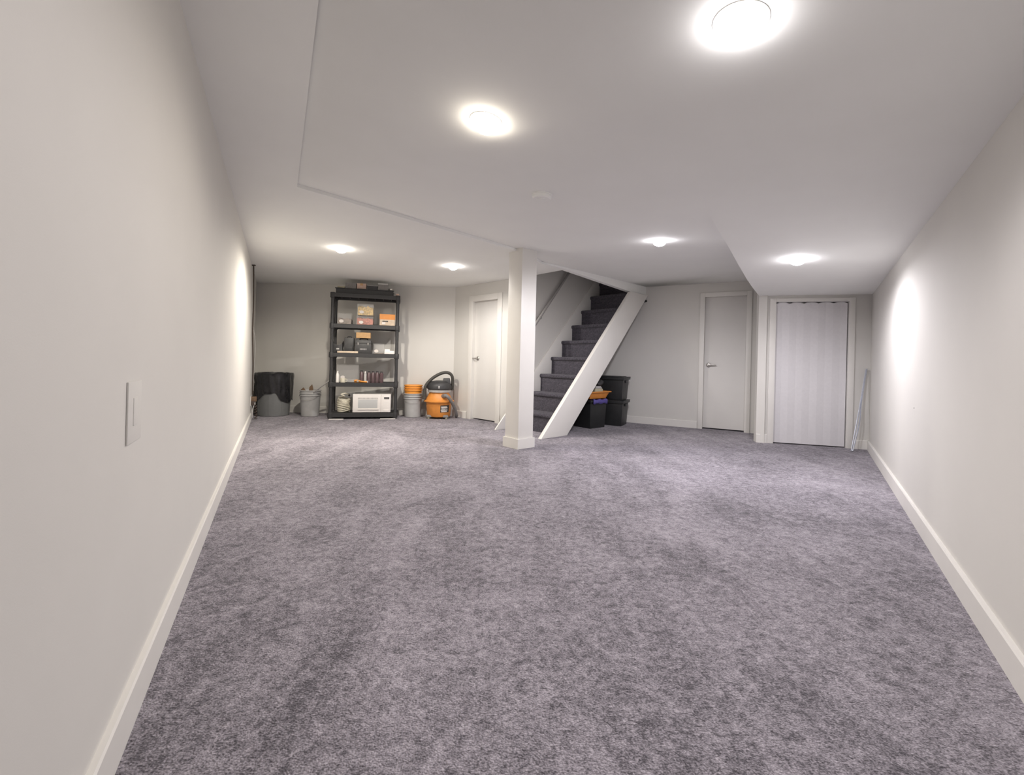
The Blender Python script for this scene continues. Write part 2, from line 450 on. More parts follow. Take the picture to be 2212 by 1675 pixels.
# doors ------------------------------------------------------------
def door(name, p, q, ua, ub, ztop, casing, lever_px, lever_dir, label):
    X, L = frame_of(p, q)
    ang = math.atan2(q[1] - p[1], q[0] - p[0])
    r = empty(name, X @ Vector((ua, 0, 0)), ang); struct(r, label)
    w = ub - ua
    B(.004, w - .004, .045, .085, .018, ztop - .004).build('door_slab', 'door', r, .002)
    c = MB()                                              # casing: two legs and a head, and the jamb liner
    c.box(-casing, .008, -.018, .0, 0, ztop + casing); c.box(w - .008, w + casing, -.018, 0, 0, ztop + casing)
    c.box(.008, w - .008, -.018, 0, ztop - .004, ztop + casing)
    c.build('casing', 'trim', r, .003)
    j = MB(); j.box(0, .004, 0, .1, 0, ztop); j.box(w - .004, w, 0, .1, 0, ztop); j.box(0, w, 0, .1, ztop - .004, ztop)
    j.build('jamb', 'trim', r, smooth=False)
    lp = on_wall(lever_px[0], lever_px[1], p, q); lp = X.inverted() @ lp
    h = empty_part = MB(); lx, lz = lp.x - ua, lp.z
    h.X = Matrix.Translation((lx, .045, lz)) @ Matrix.Rotation(R(90), 4, 'X')
    h.lathe([(0.0001, .0), (.032, .0), (.032, .008), (.027, .012), (.012, .013), (.012, .045), (.0001, .045)], 24)
    ho = h.build('lever_handle', 'nickel', r); ho['label'] = 'brushed nickel lever handle'
    lv = MB(); lv.tube([(lx, .045 - .043, lz), (lx + lever_dir * .03, -.002, lz + .001), (lx + lever_dir * .105, .002, lz + .003)], [.010, .009, .0085, .008, .0075], 10)
    lv.build('lever', 'nickel', ho)
    return r
door('door_1', BRC, DWE, d1a, d1b, 1.84, .085, (1028, 774.5), -1, 'white flush door with lever between shop vacuum and column')
door('door_2', b2s, CSB, d2a, d2b, 1.93, .058, (1530, 789), 1, 'white flush door with lever next to the closet corner')

# accordion closet door --------------------------------------------
X, L = frame_of(CC, cfq)
cang = math.atan2(CFD.y, CFD.x)
d3 = empty('door_3', X @ Vector((c_a, 0, 0)), cang); struct(d3, 'white vinyl accordion closet door with faint vertical folds')
cw = c_b - c_a
c = MB(); c.box(-.068, 0, -.016, 0, 0, 1.725 + .04); c.box(cw, cw + .06, -.016, 0, 0, 1.725 + .04); c.box(0, cw, -.016, 0, 1.725, 1.725 + .04)
c.build('casing', 'trim', d3, .003)
tr = MB(); tr.box(0, cw, .012, .05, 1.719, 1.725); tr.build('track', 'vinyl', d3)
NP = 10
for i in range(NP):                                        # folds: alternate panels lean in and out
    xa, xb = cw * i / NP, cw * (i + 1) / NP
    if i == NP - 1: xb -= .010
    ya, yb = (.014, .018) if i % 2 == 0 else (.018, .014)
    sa, sb = (.002, .016) if i % 2 else (.016, .002)       # tops dip where the folds go in
    pn = MB(); m_ = (xa + xb) / 2
    pts = [(xa, ya), (m_, (ya + yb) / 2), (xb, yb), (xb, yb + .006), (m_, (ya + yb) / 2 + .006), (xa, ya + .006)]
    tops = [sa, .004, sb, sb, .004, sa]
    pn.add([(x, y, .012) for x, y in pts] + [(x, y, 1.719 - q) for (x, y), q in zip(pts, tops)],
           [(5, 4, 3, 2, 1, 0), (6, 7, 10, 11), (7, 8, 9, 10)] + [(k, (k + 1) % 6, 6 + (k + 1) % 6, 6 + k) for k in range(6)])
    pn.build('panel', 'vinyl', d3, smooth=False)

# ------------------------------------------------------------------ support column
cang = R(41)
colm = thing('support_column', 'square white boxed support post with plinth standing before the stairs', 'column', (COLC.x, COLC.y, 0), cang)
hc = .107
cc_ = MB().box(-hc, hc, -hc, hc, 0, ZM - .001); cc_.build('shaft', 'trim', colm, .003)
hb = hc + .016
for k in range(4):
    bb = MB(); bb.X = Matrix.Rotation(R(90) * k, 4, 'Z')
    bb.prism([(-hb, -hc), (hb, -hc), (hb, -hb), (-hb, -hb)][::-1] if 0 else [(-hb, -hb), (hb, -hb), (hc, -hc), (-hc, -hc)], 0, .105, 'z')
    bb.build('plinth_board', 'trim', colm, smooth=False)

# ------------------------------------------------------------------ staircase
RISE, RUN, S1 = 0.25, 0.2245, 0.333
st = thing('staircase', 'straight flight of charcoal carpeted stairs with white stringers', 'staircase', (ST_L0.x, ST_L0.y, 0), -ST_ANG)
stepmesh = None
for k in range(1, 13):
    if stepmesh is None:
        prof = [(0, 0), (0, RISE - .055)]
        for a in range(0, 7):
            t = R(-90 + 180 * a / 6)
            prof.append((-.022 * math.cos(t) * 1.0, RISE - .0275 + .0275 * math.sin(t)))
        prof += [(RUN + .03, RISE), (RUN + .03, RISE - .03), (.03, RISE - .06), (.03, -.02 if k > 1 else 0)]
        mb = MB(); mb.prism(prof, 0.021, ST_W - .001, 'x')
        so = mb.build('step', 'stair', st); stepmesh = so
    else:
        so = stepmesh.copy(); col.objects.link(so); so.parent = st
    so.location = (0, S1 + .022 + (k - 1) * RUN, (k - 1) * RISE)
SL = 1.09
ztop = ZF + .02
sm = MB(); sm.prism([(0.0, 0.0), (0.47, 0), (0.47 + ztop / SL, ztop), (ztop / SL, ztop)], ST_W, ST_W + .055, 'x')
o = sm.build('stringer', 'trim', st, .004); o['label'] = 'wide white boxed stringer on the open side'
sm = MB(); sm.prism([(-.03, 0.0), (.40, 0), (.40 + 2.9 / SL, 2.9), (2.69, 3.0), (-.03, .012)], .001, .0205, 'x')
sm.build('skirt_board', 'trim', st, .003)
hr = MB(); hr.tube([(.06, .55, 1.36), (.06, 2.4, 1.36 + 1.85 * 1.2)], .019, 12, smooth=0); ho = hr.build('handrail', 'rail', st)
for s in (.75, 1.55, 2.3):
    z = 1.36 + (s - .55) * 1.2
    br = MB(); br.tube([(0.0, s, z - .06), (.05, s, z - .055), (.06, s, z - .015)], .007, 8); br.build('bracket', 'rail', ho)

# ------------------------------------------------------------------ recessed lights
def ceiling_point(px, py, z=None):
    if z is not None: return on_z(px, py, z), Vector((0, 0, 1))
    z = ZM
    for _ in range(40): p = on_z(px, py, z); z = .5 * z + .5 * ceil_z(p.x, p.y)
    p = on_z(px, py, z); e = .03
    n = Vector((-(ceil_z(p.x + e, p.y) - ceil_z(p.x - e, p.y)) / (2 * e), -(ceil_z(p.x, p.y + e) - ceil_z(p.x, p.y - e)) / (2 * e), 1)).normalized()
    return p, n
def downlight(px, py, z, m, watts, colr, label):
    p, n = ceiling_point(px, py, z)
    t = thing('recessed_light', label, 'ceiling light', p)
    t.rotation_euler = Vector((0, 0, 1)).rotation_difference(n).to_euler()
    g = MB(); g.lathe([(.072, .001), (.072, -.0012), (.069, -.0025), (.060, -.0025), (.0565, -.002), (.0565, 0)], 40, caps=False); g.build('trim_ring', 'plate', t)
    d = MB(); d.lathe([(.056, -.001), (.0555, -.012), (.0525, -.024), (.046, -.034), (.036, -.042), (.023, -.047), (.010, -.0492), (.0001, -.0495)], 40, caps=False); d.build('diffuser', m, t)
    ld = bpy.data.lights.new('lamp_beam', 'SPOT'); ld.energy = watts; ld.color = colr      # the forward beam of the same lamp
    ld.spot_size = R(174); ld.spot_blend = 0.45; ld.shadow_soft_size = 0.045
    lo = bpy.data.objects.new('lamp_beam', ld); col.objects.link(lo); lo.parent = t; lo.location = (0, 0, -.055)
    return t
downlight(1600, 45, None, 'lamp1', 19, (1.0, .95, .98), 'recessed round light glaring largest, on the sloping ceiling by the long right wall')
downlight(1050, 262, None, 'lamp2', 10, (1.0, .90, .78), 'warm recessed round light ahead of the smoke detector')
downlight(737, 537, ZL, 'lamp3', 84, (1.0, .92, .80), 'recessed round light over the black shelving')
downlight(979, 575, ZL, 'lamp4', 44, (1.0, .95, .90), 'recessed round light near the top of the white door by the column')
downlight(1425, 520, None, 'lamp5', 56, (.98, .95, 1.0), 'recessed round light ahead of the stairs, over open carpet')
downlight(1723, 560, None, 'lamp6', 36, (.98, .95, 1.0), 'recessed round light ahead of the folding closet door')
p, n = ceiling_point(1171, 420)
sd = thing('smoke_detector', 'flat white round smoke detector on the ceiling', 'smoke detector', p)
sd.rotation_euler = Vector((0, 0, 1)).rotation_difference(n).to_euler()
g = MB(); g.lathe([(.066, .002), (.066, -.006), (.060, -.008), (.060, -.022), (.052, -.030), (.0001, -.031)], 36, caps=False); g.build('housing', 'ceil', sd)
g = MB(); g.lathe([(.022, -.029), (.022, -.034), (.0001, -.035)], 24, caps=False); g.build('test_button', 'ceil', sd)

# ------------------------------------------------------------------ wall plate, wall mark, hole
def on_wall_thing(name, label, cat, px, py, p, q):
    w = on_wall(px, py, p, q)
    return thing(name, label, cat, w, math.atan2(q[1] - p[1], q[0] - p[0]))
sw = on_wall_thing('light_switch', 'blank looking white switch plate on the long left wall', 'light switch', 287, 889, LW0, LW1)
sw.rotation_euler[2] += 0
MB().box(-.058, .058, -.0045, 0, -.075, .075).build('plate', 'wall', sw, .003)
MB().box(-.017, .017, -.006, -.003, -.034, .034).build('rocker', 'wall', sw, .002)
nl = on_wall_thing('wall_nail', 'tiny nail mark on the long right wall', 'nail', 1976, 882, RW0, RW1)
g = MB(); g.X = Matrix.Rotation(R(-90), 4, 'X'); g.lathe([(.0001, .006), (.003, .006), (.003, .004), (.0012, .003), (.0012, 0)], 10); g.build('nail_head', 'lgrey', nl)
hl = on_wall_thing('wall_grommet', 'small dark oval hole ring high on the wall beside the stringer top', 'grommet', 1392, 651, b2s, CSB)
g = MB(); g.X = Matrix.Rotation(R(90), 4, 'X') @ Matrix.Diagonal((1.0, .45, 1, 1)); g.lathe([(.045, 0), (.045, .006), (.036, .007), (.034, .002), (.0001, .001)], 28); g.build('ring', 'dark', hl)

# ------------------------------------------------------------------ shelving unit
SH_ANG = R(14); SHW, SHD = 0.978, 0.38
SH0 = Vector((-2.681, 6.45))
sh = thing('shelving_unit', 'black five tier plastic shelving unit against the back wall', 'shelf', (SH0.x, SH0.y, 0), SH_ANG)
TIERS = [0.092, 0.545, 0.985, 1.415, 1.870]                 # tops of the five shelves
LIP = 0.062
for z in TIERS:
    s = MB()
    s.box(0.006, SHW - .006, 0.006, SHD - .006, z - .022, z - .004)
    for (a, b, c_, d) in ((0, SHW, 0, .022), (0, SHW, SHD - .022, SHD), (0, .022, .022, SHD - .022), (SHW - .022, SHW, .022, SHD - .022)):
        s.box(a, b, c_, d, z - LIP, z)
    for i in range(1, 8): s.box(SHW * i / 8 - .006, SHW * i / 8 + .006, .022, SHD - .022, z - .045, z - .022)
    for x in (.026, SHW - .026):
        for y in (.026, SHD - .026): s.lathe([(.034, z - LIP - .012), (.036, z - LIP), (.036, z + .0), (.034, z + .006)], 14, x, y)
    s.build('shelf_tier', 'black', sh, .003, seg=1)
pm = None
for x in (.026, SHW - .026):
    for y in (.026, SHD - .026):
        if pm is None:
            g = MB()
            zz = [0.0] + TIERS
            for a, b in zip(zz[:-1], zz[1:]):
                lo = a + (.004 if a else 0); hi = b - LIP
                if hi - lo > .02: g.lathe([(.026, lo), (.024, lo + .02), (.022, (lo + hi) / 2), (.024, hi - .02), (.026, hi)] if hi - lo > .1 else [(.026, lo), (.026, hi)], 14)
            pm = g.build('post', 'black', sh); po = pm
        else:
            po = pm.copy(); col.objects.link(po); po.parent = sh
        po.location = (x, y, 0)
XS = Matrix.Translation((SH0.x, SH0.y, 0)) @ Matrix.Rotation(SH_ANG, 4, 'Z')
def us(px, v=0.0):
    """along-shelf coordinate under photo column px at depth v behind the front"""
    p = XS @ Vector((0, v, 0)); q = XS @ Vector((1, v, 0))
    return u_on(px, 780, (p.x, p.y), (q.x, q.y))
def shelf_thing(name, label, cat, pxa, pxb, tier, v0=.06, group=None, z=None):
    ua, ub = us(pxa, v0), us(pxb, v0)
    w = XS @ Vector(((ua + ub) / 2, v0, 0))
    t = thing(name, label, cat, (w.x, w.y, (TIERS[tier] - .004 if z is None else z)), SH_ANG, group)
    return t, (ub - ua)

# --- top tier
t, w = shelf_thing('storage_tray', 'long black open tray across the top shelf', 'tray', 722, 846, 4, .05)
TR = .085
g = MB(); hw = w / 2
g.box(-hw, hw, 0, .27, 0, .006)
for (x0, x1, y0, y1) in ((-hw, hw, 0, .008), (-hw, hw, .262, .27), (-hw, -hw + .008, .008, .262), (hw - .008, hw, .008, .262)): g.box(x0, x1, y0, y1, .0, TR)
g.build('tray_body', 'black', t, .003, seg=1)
g = MB(); g.box(-hw - .012, hw + .012, -.012, .002, TR - .012, TR); g.box(-hw - .012, hw + .012, .268, .282, TR - .012, TR); g.build('rim', 'black', t, .002, seg=1)
ZT = TIERS[4] - .004 + .006
def carton(name, label, cat, pxa, pxb, tier, v0, h, d, m, mlid=None, z=None, tape=True):
    t, w = shelf_thing(name, label, cat, pxa, pxb, tier, v0, z=z)
    MB().box(-w / 2, w / 2, 0, d, 0, h * .93 if mlid else h).build('body', m, t, .003)
    if mlid: MB().box(-w / 2 - .003, w / 2 + .003, -.003, d + .003, h * .90, h).build('lid', mlid, t, .003)
    elif tape: MB().box(-.02, .02, -.0012, d + .001, h - .03, h + .0012).build('tape', 'tan', t)
    return t, w
carton('carton', 'small pinkish carton in the tray on the top shelf', 'box', 767, 787, 4, .08, .165, .12, 'pink', z=ZT)
carton('tool_case', 'small black case with grey badge in the top shelf tray', 'case', 789, 811, 4, .07, .150, .13, 'dark', 'grey', z=ZT)
carton('parts_box', 'grey box with white lid strip in the top shelf tray', 'box', 813, 834, 4, .07, .185, .14, 'grey', 'lgrey', z=ZT)
carton('dark_box', 'plain slate grey box in the tray on the top shelf', 'box', 742, 765, 4, .08, .165, .12, 'grey', None, z=ZT, tape=False)
t, w = shelf_thing('paper_pad', 'crumpled greenish white papers at the end of the top tray', 'papers', 724, 741, 4, .08, z=ZT)
for k in range(5):
    g = MB(); g.X = Matrix.Rotation(R(random.uniform(-12, 12)), 4, 'Z') @ Matrix.Translation((0, 0, .022 * k))
    g.box(-w / 2 + .004, w / 2 - .004, .01, .12, 0.0, .0215); g.build('sheet_bundle', 'beige', t, .004)
t, w = shelf_thing('jar', 'clear jar with shiny lid at the end of the top shelf tray', 'jar', 835.5, 845, 4, .09, z=ZT)
g = MB(); g.lathe([(.0001, 0), (w / 2, 0), (w / 2, .08), (w / 2 - .006, .095)], 24, 0, .04); g.build('glass', 'clear', t)
g = MB(); g.lathe([(w / 2 - .002, .095), (w / 2 - .002, .115), (.0001, .117)], 24, 0, .04); g.build('lid', 'nickel', t)
carton('small_box', 'tiny pink and grey box on the top shelf corner', 'box', 852, 859, 4, .06, .05, .05, 'pink', 'lgrey')

# --- second tier (clear bins)
def clear_bin(label, pxa, pxb, tier, v0, h, d, content, fill, z=None):
    t, w = shelf_thing('storage_bin', label, 'storage bin', pxa, pxb, tier, v0, 'clear bins on the shelving', z=z)
    hw = w / 2; g = MB()
    g.box(-hw, hw, 0, d, 0, .003)
    for (x0, x1, y0, y1) in ((-hw, hw, 0, .003), (-hw, hw, d - .003, d), (-hw, -hw + .003, .003, d - .003), (hw - .003, hw, .003, d - .003)): g.box(x0, x1, y0, y1, .003, h)
    g.build('tub', 'clear', t)
    MB().box(-hw - .005, hw + .005, -.005, d + .005, h, h + .010).build('lid', 'clear', t, .002)
    c = MB(); n = 9; vs = []; fs = []
    for i in range(n + 1):
        for j in range(n + 1):
            x = -hw + .008 + (2 * hw - .016) * i / n; y = .006 + (d - .012) * j / n
            vs.append((x, y, h * fill * (0.86 + .28 * noise.noise(Vector((x * 25, y * 25, h * 9))))))
    for i in range(n):
        for j in range(n): fs.append((i * (n + 1) + j, (i + 1) * (n + 1) + j, (i + 1) * (n + 1) + j + 1, i * (n + 1) + j + 1))
    b0 = len(vs); vs += [(x, y, .004) for x, y, _ in vs]
    edge = [(i, 0) for i in range(n)] + [(n, j) for j in range(n)] + [(i, n) for i in range(n, 0, -1)] + [(0, j) for j in range(n, 0, -1)]
    ids = [i * (n + 1) + j for i, j in edge]
    for a, b in zip(ids, ids[1:] + ids[:1]): fs.append((a, b, b0 + b, b0 + a))
    c.add(vs, fs); c.build('contents', content, t)
    g = MB(); g.X = Matrix.Translation((-hw * .45, -.0005, h * .30)) @ Matrix.Rotation(R(90), 4, 'X') @ Matrix.Diagonal((1, .72, 1, 1)); g.lathe([(.032, 0), (.032, .0012), (.0001, .0012)], 20); g.build('sticker', 'print', t)
    return t
clear_bin('clear lidded bin holding murky brown parts', 727, 757, 3, .07, .16, .25, 'murky', .62)
clear_bin('clear bin of red parts under another clear bin', 768, 804, 3, .05, .135, .26, 'red', .85)
clear_bin('clear bin of yellow parts stacked on a bin', 769, 804, 3, .05, .165, .26, 'yellow', .88, z=TIERS[3] - .004 + .1455)
t, w = carton('carton', 'orange and white carton on the second highest shelf', 'box', 818, 851, 3, .03, .175, .16, 'wood', None, tape=False)
MB().box(-w / 2 - .001, w / 2 + .001, -.0015, .162, .095, .1765).build('printed_band', 'orange', t)
MB().box(-w * .32, w * .05, -.003, -.001, .06, .075).build('print_mark', 'dark', t)
MB().box(-w * .35, -w * .12, -.003, -.001, .022, .055).build('sticker', 'print', t)

# --- third tier
t, w = shelf_thing('tool_bag', 'slumped black bag with two raised corners on the middle shelf', 'bag', 716, 741, 2, .10)
c = MB(); vs = []; n = 24
prof = [(.9, 0), (1, .08), (1.03, .3), (.97, .55), (.98, .8), (.96, 1.0), (.90, .98), (.86, .5), (.02, .4)]
for q, hh in prof:
    for i in range(n):
        a_ = 2 * math.pi * i / n; r = (1 + .08 * noise.noise(Vector((math.cos(a_) * 2, math.sin(a_) * 2, hh * 3))))
        z_ = .125 * hh * (1 + (.5 * abs(math.cos(a_)) ** 3 if hh > .7 else 0))
        sq = 1 / max(abs(math.cos(a_)), abs(math.sin(a_))) ** .6
        vs.append((w / 2 * .9 * q * r * sq * math.cos(a_), .09 + .075 * q * r * sq * math.sin(a_), z_))
rows = len(prof)
fs = [tuple(range(n))[::-1]] + [(k * n + i, k * n + (i + 1) % n, (k + 1) * n + (i + 1) % n, (k + 1) * n + i) for k in range(rows - 1) for i in range(n)] + [tuple((rows - 1) * n + i for i in range(n))]
c.add(vs, fs); c.build('body', 'dark', t)
g = MB(); g.box(-.02, .02, .012, .018, .05, .075); g.build('buckle', 'lgrey', t, .002)
t, w = shelf_thing('tool_case', 'upright black case beside the toolbox', 'case', 742, 764, 2, .11)
MB().box(-w / 2, w / 2, 0, .12, 0, .235, .94, .94).build('body', 'dark', t, .014)
MB().box(-w / 2 + .02, w / 2 - .02, -.003, .01, .03, .10).build('pocket', 'black', t, .004)
g = MB(); g.tube([(-.03, .06, .228), (-.025, .06, .25), (.025, .06, .25), (.03, .06, .228)], .006, 8); g.build('handle', 'black', t)
t, w = shelf_thing('toolbox', 'black toolbox with grey lettering on the middle shelf', 'toolbox', 766, 801, 2, .05)
MB().box(-w / 2, w / 2, 0, .2, 0, .15, 1.0, 1.0).build('body', 'dark', t, .008)
MB().box(-w / 2 - .004, w / 2 + .004, -.004, .204, .15, .205, .92, .92).build('lid', 'dark', t, .008)
g = MB(); g.tube([(-.05, .1, .2), (-.05, .1, .225), (.05, .1, .225), (.05, .1, .2)], .008, 8); g.build('handle', 'black', t)
for s in (-.07, .07): MB().box(s - .012, s + .012, -.008, 0, .125, .165).build('latch', 'grey', t, .002)
g = MB()
for i in range(6): g.box(-.045 + i * .0165, -.034 + i * .0165, -.0025, -.0002, .055, .078)
g.build('lettering', 'paleprint', t)
t, w = carton('carton', 'tan carton on top of the black toolbox', 'box', 768, 799, 2, .09, .085, .13, 'tan', z=TIERS[2] - .004 + .2335)
clear_bin('low empty clear bin on the middle shelf', 806, 829, 2, .12, .15, .2, 'murky', .12)
t, w = shelf_thing('spackle_box', 'low white box at the end of the middle shelf', 'box', 830, 851, 2, .03)
MB().box(-w / 2, w / 2, 0, .1, 0, .052).build('body', 'white', t, .003)
MB().box(-w / 2 + .0, w * .05, .02, .08, .052, .075).build('flap', 'white', t, .003)
t, w = shelf_thing('stir_stick', 'pale wooden paddle lying at the front edge of the shelf', 'paddle', 728, 773, 2, .012)
g = MB(); g.prism([(-w / 2, .004), (-.02, .000), (w / 2 - .03, -.004), (w / 2, .008), (w / 2 - .02, .028), (-.02, .018), (-w / 2, .016)], 0.0, .03, 'z'); g.build('blade', 'wood', t, .002)

# --- fourth tier
clear_bin('tall clear bin with a cloudy stack of trays', 728, 775, 1, .16, .26, .17, 'lgrey', .2)
t, w = shelf_thing('spray_bottle', 'white bottle with narrow neck on the fourth shelf', 'bottle', 725.5, 733, 1, .05)
g = MB(); r = w / 2; g.lathe([(.0001, 0), (r, 0), (r, .12), (r * .5, .145), (r * .45, .155)], 20, 0, r); g.build('body', 'white', t)
g = MB(); g.lathe([(r * .55, .155), (r * .55, .172), (.0001, .174)], 16, 0, r); g.build('cap', 'plate', t)
t, w = shelf_thing('cup', 'short white cup on the fourth shelf', 'cup', 735, 747, 1, .03)
g = MB(); r = w / 2; g.lathe([(.0001, 0), (r * .85, 0), (r, .065), (r * .95, .066), (r * .8, .006), (.0001, .006)], 24, 0, r, caps=False); g.build('bowl', 'cream', t)
g = MB(); g.tube([(r * .9, r, .05), (r * 1.45, r, .048), (r * 1.4, r, .02), (r * .86, r, .014)], .004, 8); g.build('handle', 'cream', t)
for i, (a, b_, h, lab) in enumerate(((777, 786, .185, 'tall dark plum bottle, first of a row on the fourth shelf'), (793, 801.5, .175, 'plum brown bottle beside the pale capped bottle'),
                          (802, 810.5, .178, 'plum brown bottle in the middle of its row'), (811, 819.5, .178, 'dark plum bottle between look-alikes'), (820, 829, .172, 'plum bottle beside the rear post'))):
    t, w = shelf_thing('bottle', lab, 'bottle', a, b_, 1, .08, 'plum bottles on the fourth shelf')
    g = MB(); r = w / 2; g.lathe([(.0001, 0), (r, 0), (r, h * .78), (r * .55, h * .88), (r * .5, h * .92)], 20, 0, r); g.build('body', 'plum', t)
    g = MB(); g.lathe([(r * .6, h * .92), (r * .6, h), (.0001, h)], 16, 0, r); g.build('cap', 'dark', t)
t, w = shelf_thing('bottle', 'slim pale grey bottle in the plum row', 'bottle', 786.5, 792.5, 1, .07)
g = MB(); r = w / 2; g.lathe([(.0001, 0), (r, 0), (r, .13), (r * .5, .15)], 18, 0, r); g.build('body', 'lgrey', t)
g = MB(); g.lathe([(r * .62, .15), (r * .62, .172), (.0001, .173)], 14, 0, r); g.build('cap', 'white', t)
t, w = shelf_thing('clamp', 'orange spring clamp lying at the front of the fourth shelf', 'clamp', 766, 794, 1, .028)
g = MB(); g.tube([(-w / 2, .0, .03), (-w * .3, .01, .035), (w * .1, .012, .02), (w / 2, .004, .014)], [.013, .014, .012, .010], 10); g.build('upper_jaw', 'orange2', t)
g = MB(); g.tube([(-w / 2, .02, .014), (-w * .2, .026, .013), (w / 2, .02, .012)], .0115, 10); g.build('lower_jaw', 'orange2', t)
g = MB(); g.X = Matrix.Translation((-w * .22, .014, .026)) @ Matrix.Rotation(R(90), 4, 'X'); g.lathe([(.016, -.02), (.016, .02)], 14); g.build('spring', 'nickel', t)
t, w = shelf_thing('tape_roll', 'small white tape roll beside the orange clamp', 'tape roll', 789, 796, 1, .06)
g = MB(); g.lathe([(w / 2, 0), (w / 2, .03), (w / 4, .03), (w / 4, 0), (w / 2, 0)], 20, 0, .02, caps=False); g.build('roll', 'white', t)

# --- bottom tier
t, w = shelf_thing('extension_cord', 'coiled cream extension cord on the bottom shelf', 'cord', 727, 757, 0, .06)
pts = []
for i in range(110):
    a_ = i / 110 * 9.5 * 2 * math.pi; rr = w / 2 - .014 + .008 * math.sin(i * 1.7)
    pts.append((rr * math.cos(a_), .12 + (rr * .72) * math.sin(a_), .012 + .20 * (i / 110) + .012 * math.sin(a_ * 1.0 + i * .05)))
pts += [(.02, .05, .25), (-.03, .03, .275), (.03, .04, .29), (.07, .10, .27)]
g = MB(); g.tube(pts, .0095, 8, smooth=3); g.build('cable', 'cream', t)
g = MB(); g.tube([(.07, .10, .27), (.085, .12, .245)], .014, 10, smooth=0); g.build('plug', 'dark', t)

t, w = shelf_thing('microwave', 'white countertop microwave on the bottom shelf', 'microwave', 764, 846, 0, .012)
hw, mh = w / 2, .285
MB().box(-hw, hw, .018, .34, .012, mh).build('body', 'white', t, .006)
dx1 = hw * .48
MB().box(-hw, dx1, 0, .018, .014, mh - .002).build('door', 'white', t, .004)
dd = bpy.data.objects['door']
wx0, wx1 = -hw * .72, hw * .30
g = MB(); g.box(wx0, wx1, -.0015, .002, .075, .205); g.build('window', 'glass', dd, .001)
g = MB(); g.box(wx0 - .004, wx1 + .02, -.012, .002, .052, .066); g.build('ledge', 'white', dd, .003)
for k in range(16): 
    x = wx0 + (wx1 - wx0) * k / 15.5
    MB().box(x, x + (wx1 - wx0) / 26, -.002, .001, .213, .233).build('vent_slot', 'lgrey', dd)
MB().box(dx1 + .0006, hw, 0, .018, .014, mh - .002).build('control_panel', 'white', t, .004)
cp = bpy.data.objects['control_panel']
MB().box(dx1 + .045, hw - .022, -.0015, .001, .212, .242).build('display', 'dark', cp)
MB().box(dx1 + .055, hw - .034, -.0022, -.001, .222, .232).build('display_digits', 'grey', cp)
for r_ in range(4):
    for c_ in range(3): MB().box(dx1 + .04 + c_ * .026, dx1 + .058 + c_ * .026, -.0012, .001, .165 - r_ * .026, .180 - r_ * .026).build('key', 'plate', cp)
MB().box(dx1 + .035, hw - .02, -.003, .001, .03, .058).build('open_button', 'white', cp, .002)
for sx in (-hw + .04, hw - .04):
    for y in (.05, .30):
        g = MB(); g.lathe([(.014, 0), (.014, .013)], 12, sx, y); g.build('foot', 'dark', t)

# shims under the shelving
for a, b_, lab in ((713, 745, 'white paint stick lying under the shelving near the bucket'), (824, 857, 'white paint stick lying under the shelving near the orange bucket')):
    ua, ub = us(a, -.02), us(b_, -.02); wv = XS @ Vector(((ua + ub) / 2, -.02, 0))
    t = thing('paint_stick', lab, 'stick', (wv.x, wv.y, 0), SH_ANG, 'white sticks under the shelving')
    MB().box(-(ub - ua) / 2, (ub - ua) / 2, -.012, .010, 0, .012).build('strip', 'white', t, .002)

# ------------------------------------------------------------------ trash can
tc_ = Vector((-3.665, 6.80))
t = thing('trash_can', 'grey round trash can lined with a black bag', 'trash can', (tc_.x, tc_.y, 0))
g = MB(); g.lathe([(.0001, .004), (.205, .0), (.218, .006), (.222, .05), (.246, .60), (.258, .612), (.258, .635), (.240, .640), (.215, .05), (.0001, .03)], 48, caps=False)
g.build('body', 'greycan', t)
for k in range(8):
    a_ = k * math.pi / 4 + .2
    r0 = MB(); r0.X = Matrix.Rotation(a_, 4, 'Z')
    r0.prism([(.2195, .03), (.2255, .03), (.2475, .59), (.2415, .59)], -.008, .008, 'y'); r0.build('rib', 'greycan', t)
n = 96; vs = []; fs = []
rows = [(.20, .46), (.225, .60), (.242, .648), (.262, .655), (.272, .640)]
NR = 12
for i in range(n):
    a_ = 2 * math.pi * i / n
    # hem hangs low on both flanks of the side facing the room, with an arch between
    d = (a_ - R(282) + math.pi) % (2 * math.pi) - math.pi
    hem = .36 - .14 * (1 / (1 + math.exp(-(abs(d) - R(30)) * 9))) * (1 if abs(d) < 2 else .7) + .015 * math.sin(5 * a_) + .01 * math.sin(11 * a_)
    for r_, z in rows: vs.append((r_ * math.cos(a_), r_ * math.sin(a_), z + .006 * noise.noise(Vector((math.cos(a_) * 6, math.sin(a_) * 6, z)))))
    for k in range(1, NR + 1):
        f = k / NR; z = .640 + (hem - .640) * f
        r_ = .258 - (.640 - z) * .0436 + .012 + .010 * noise.noise(Vector((math.cos(a_) * 5, math.sin(a_) * 5, z * 9))) + .005 * math.sin(a_ * 17 + z * 8)
        vs.append((r_ * math.cos(a_), r_ * math.sin(a_), z))
K = len(rows) + NR
for i in range(n):
    j = (i + 1) % n
    for k in range(K - 1): fs.append((i * K + k, j * K + k, j * K + k + 1, i * K + k + 1))
g = MB(); g.add(vs, fs); o = g.build('bag_liner', 'blackbag', t); o['label'] = 'shiny black garbage bag folded over the rim'

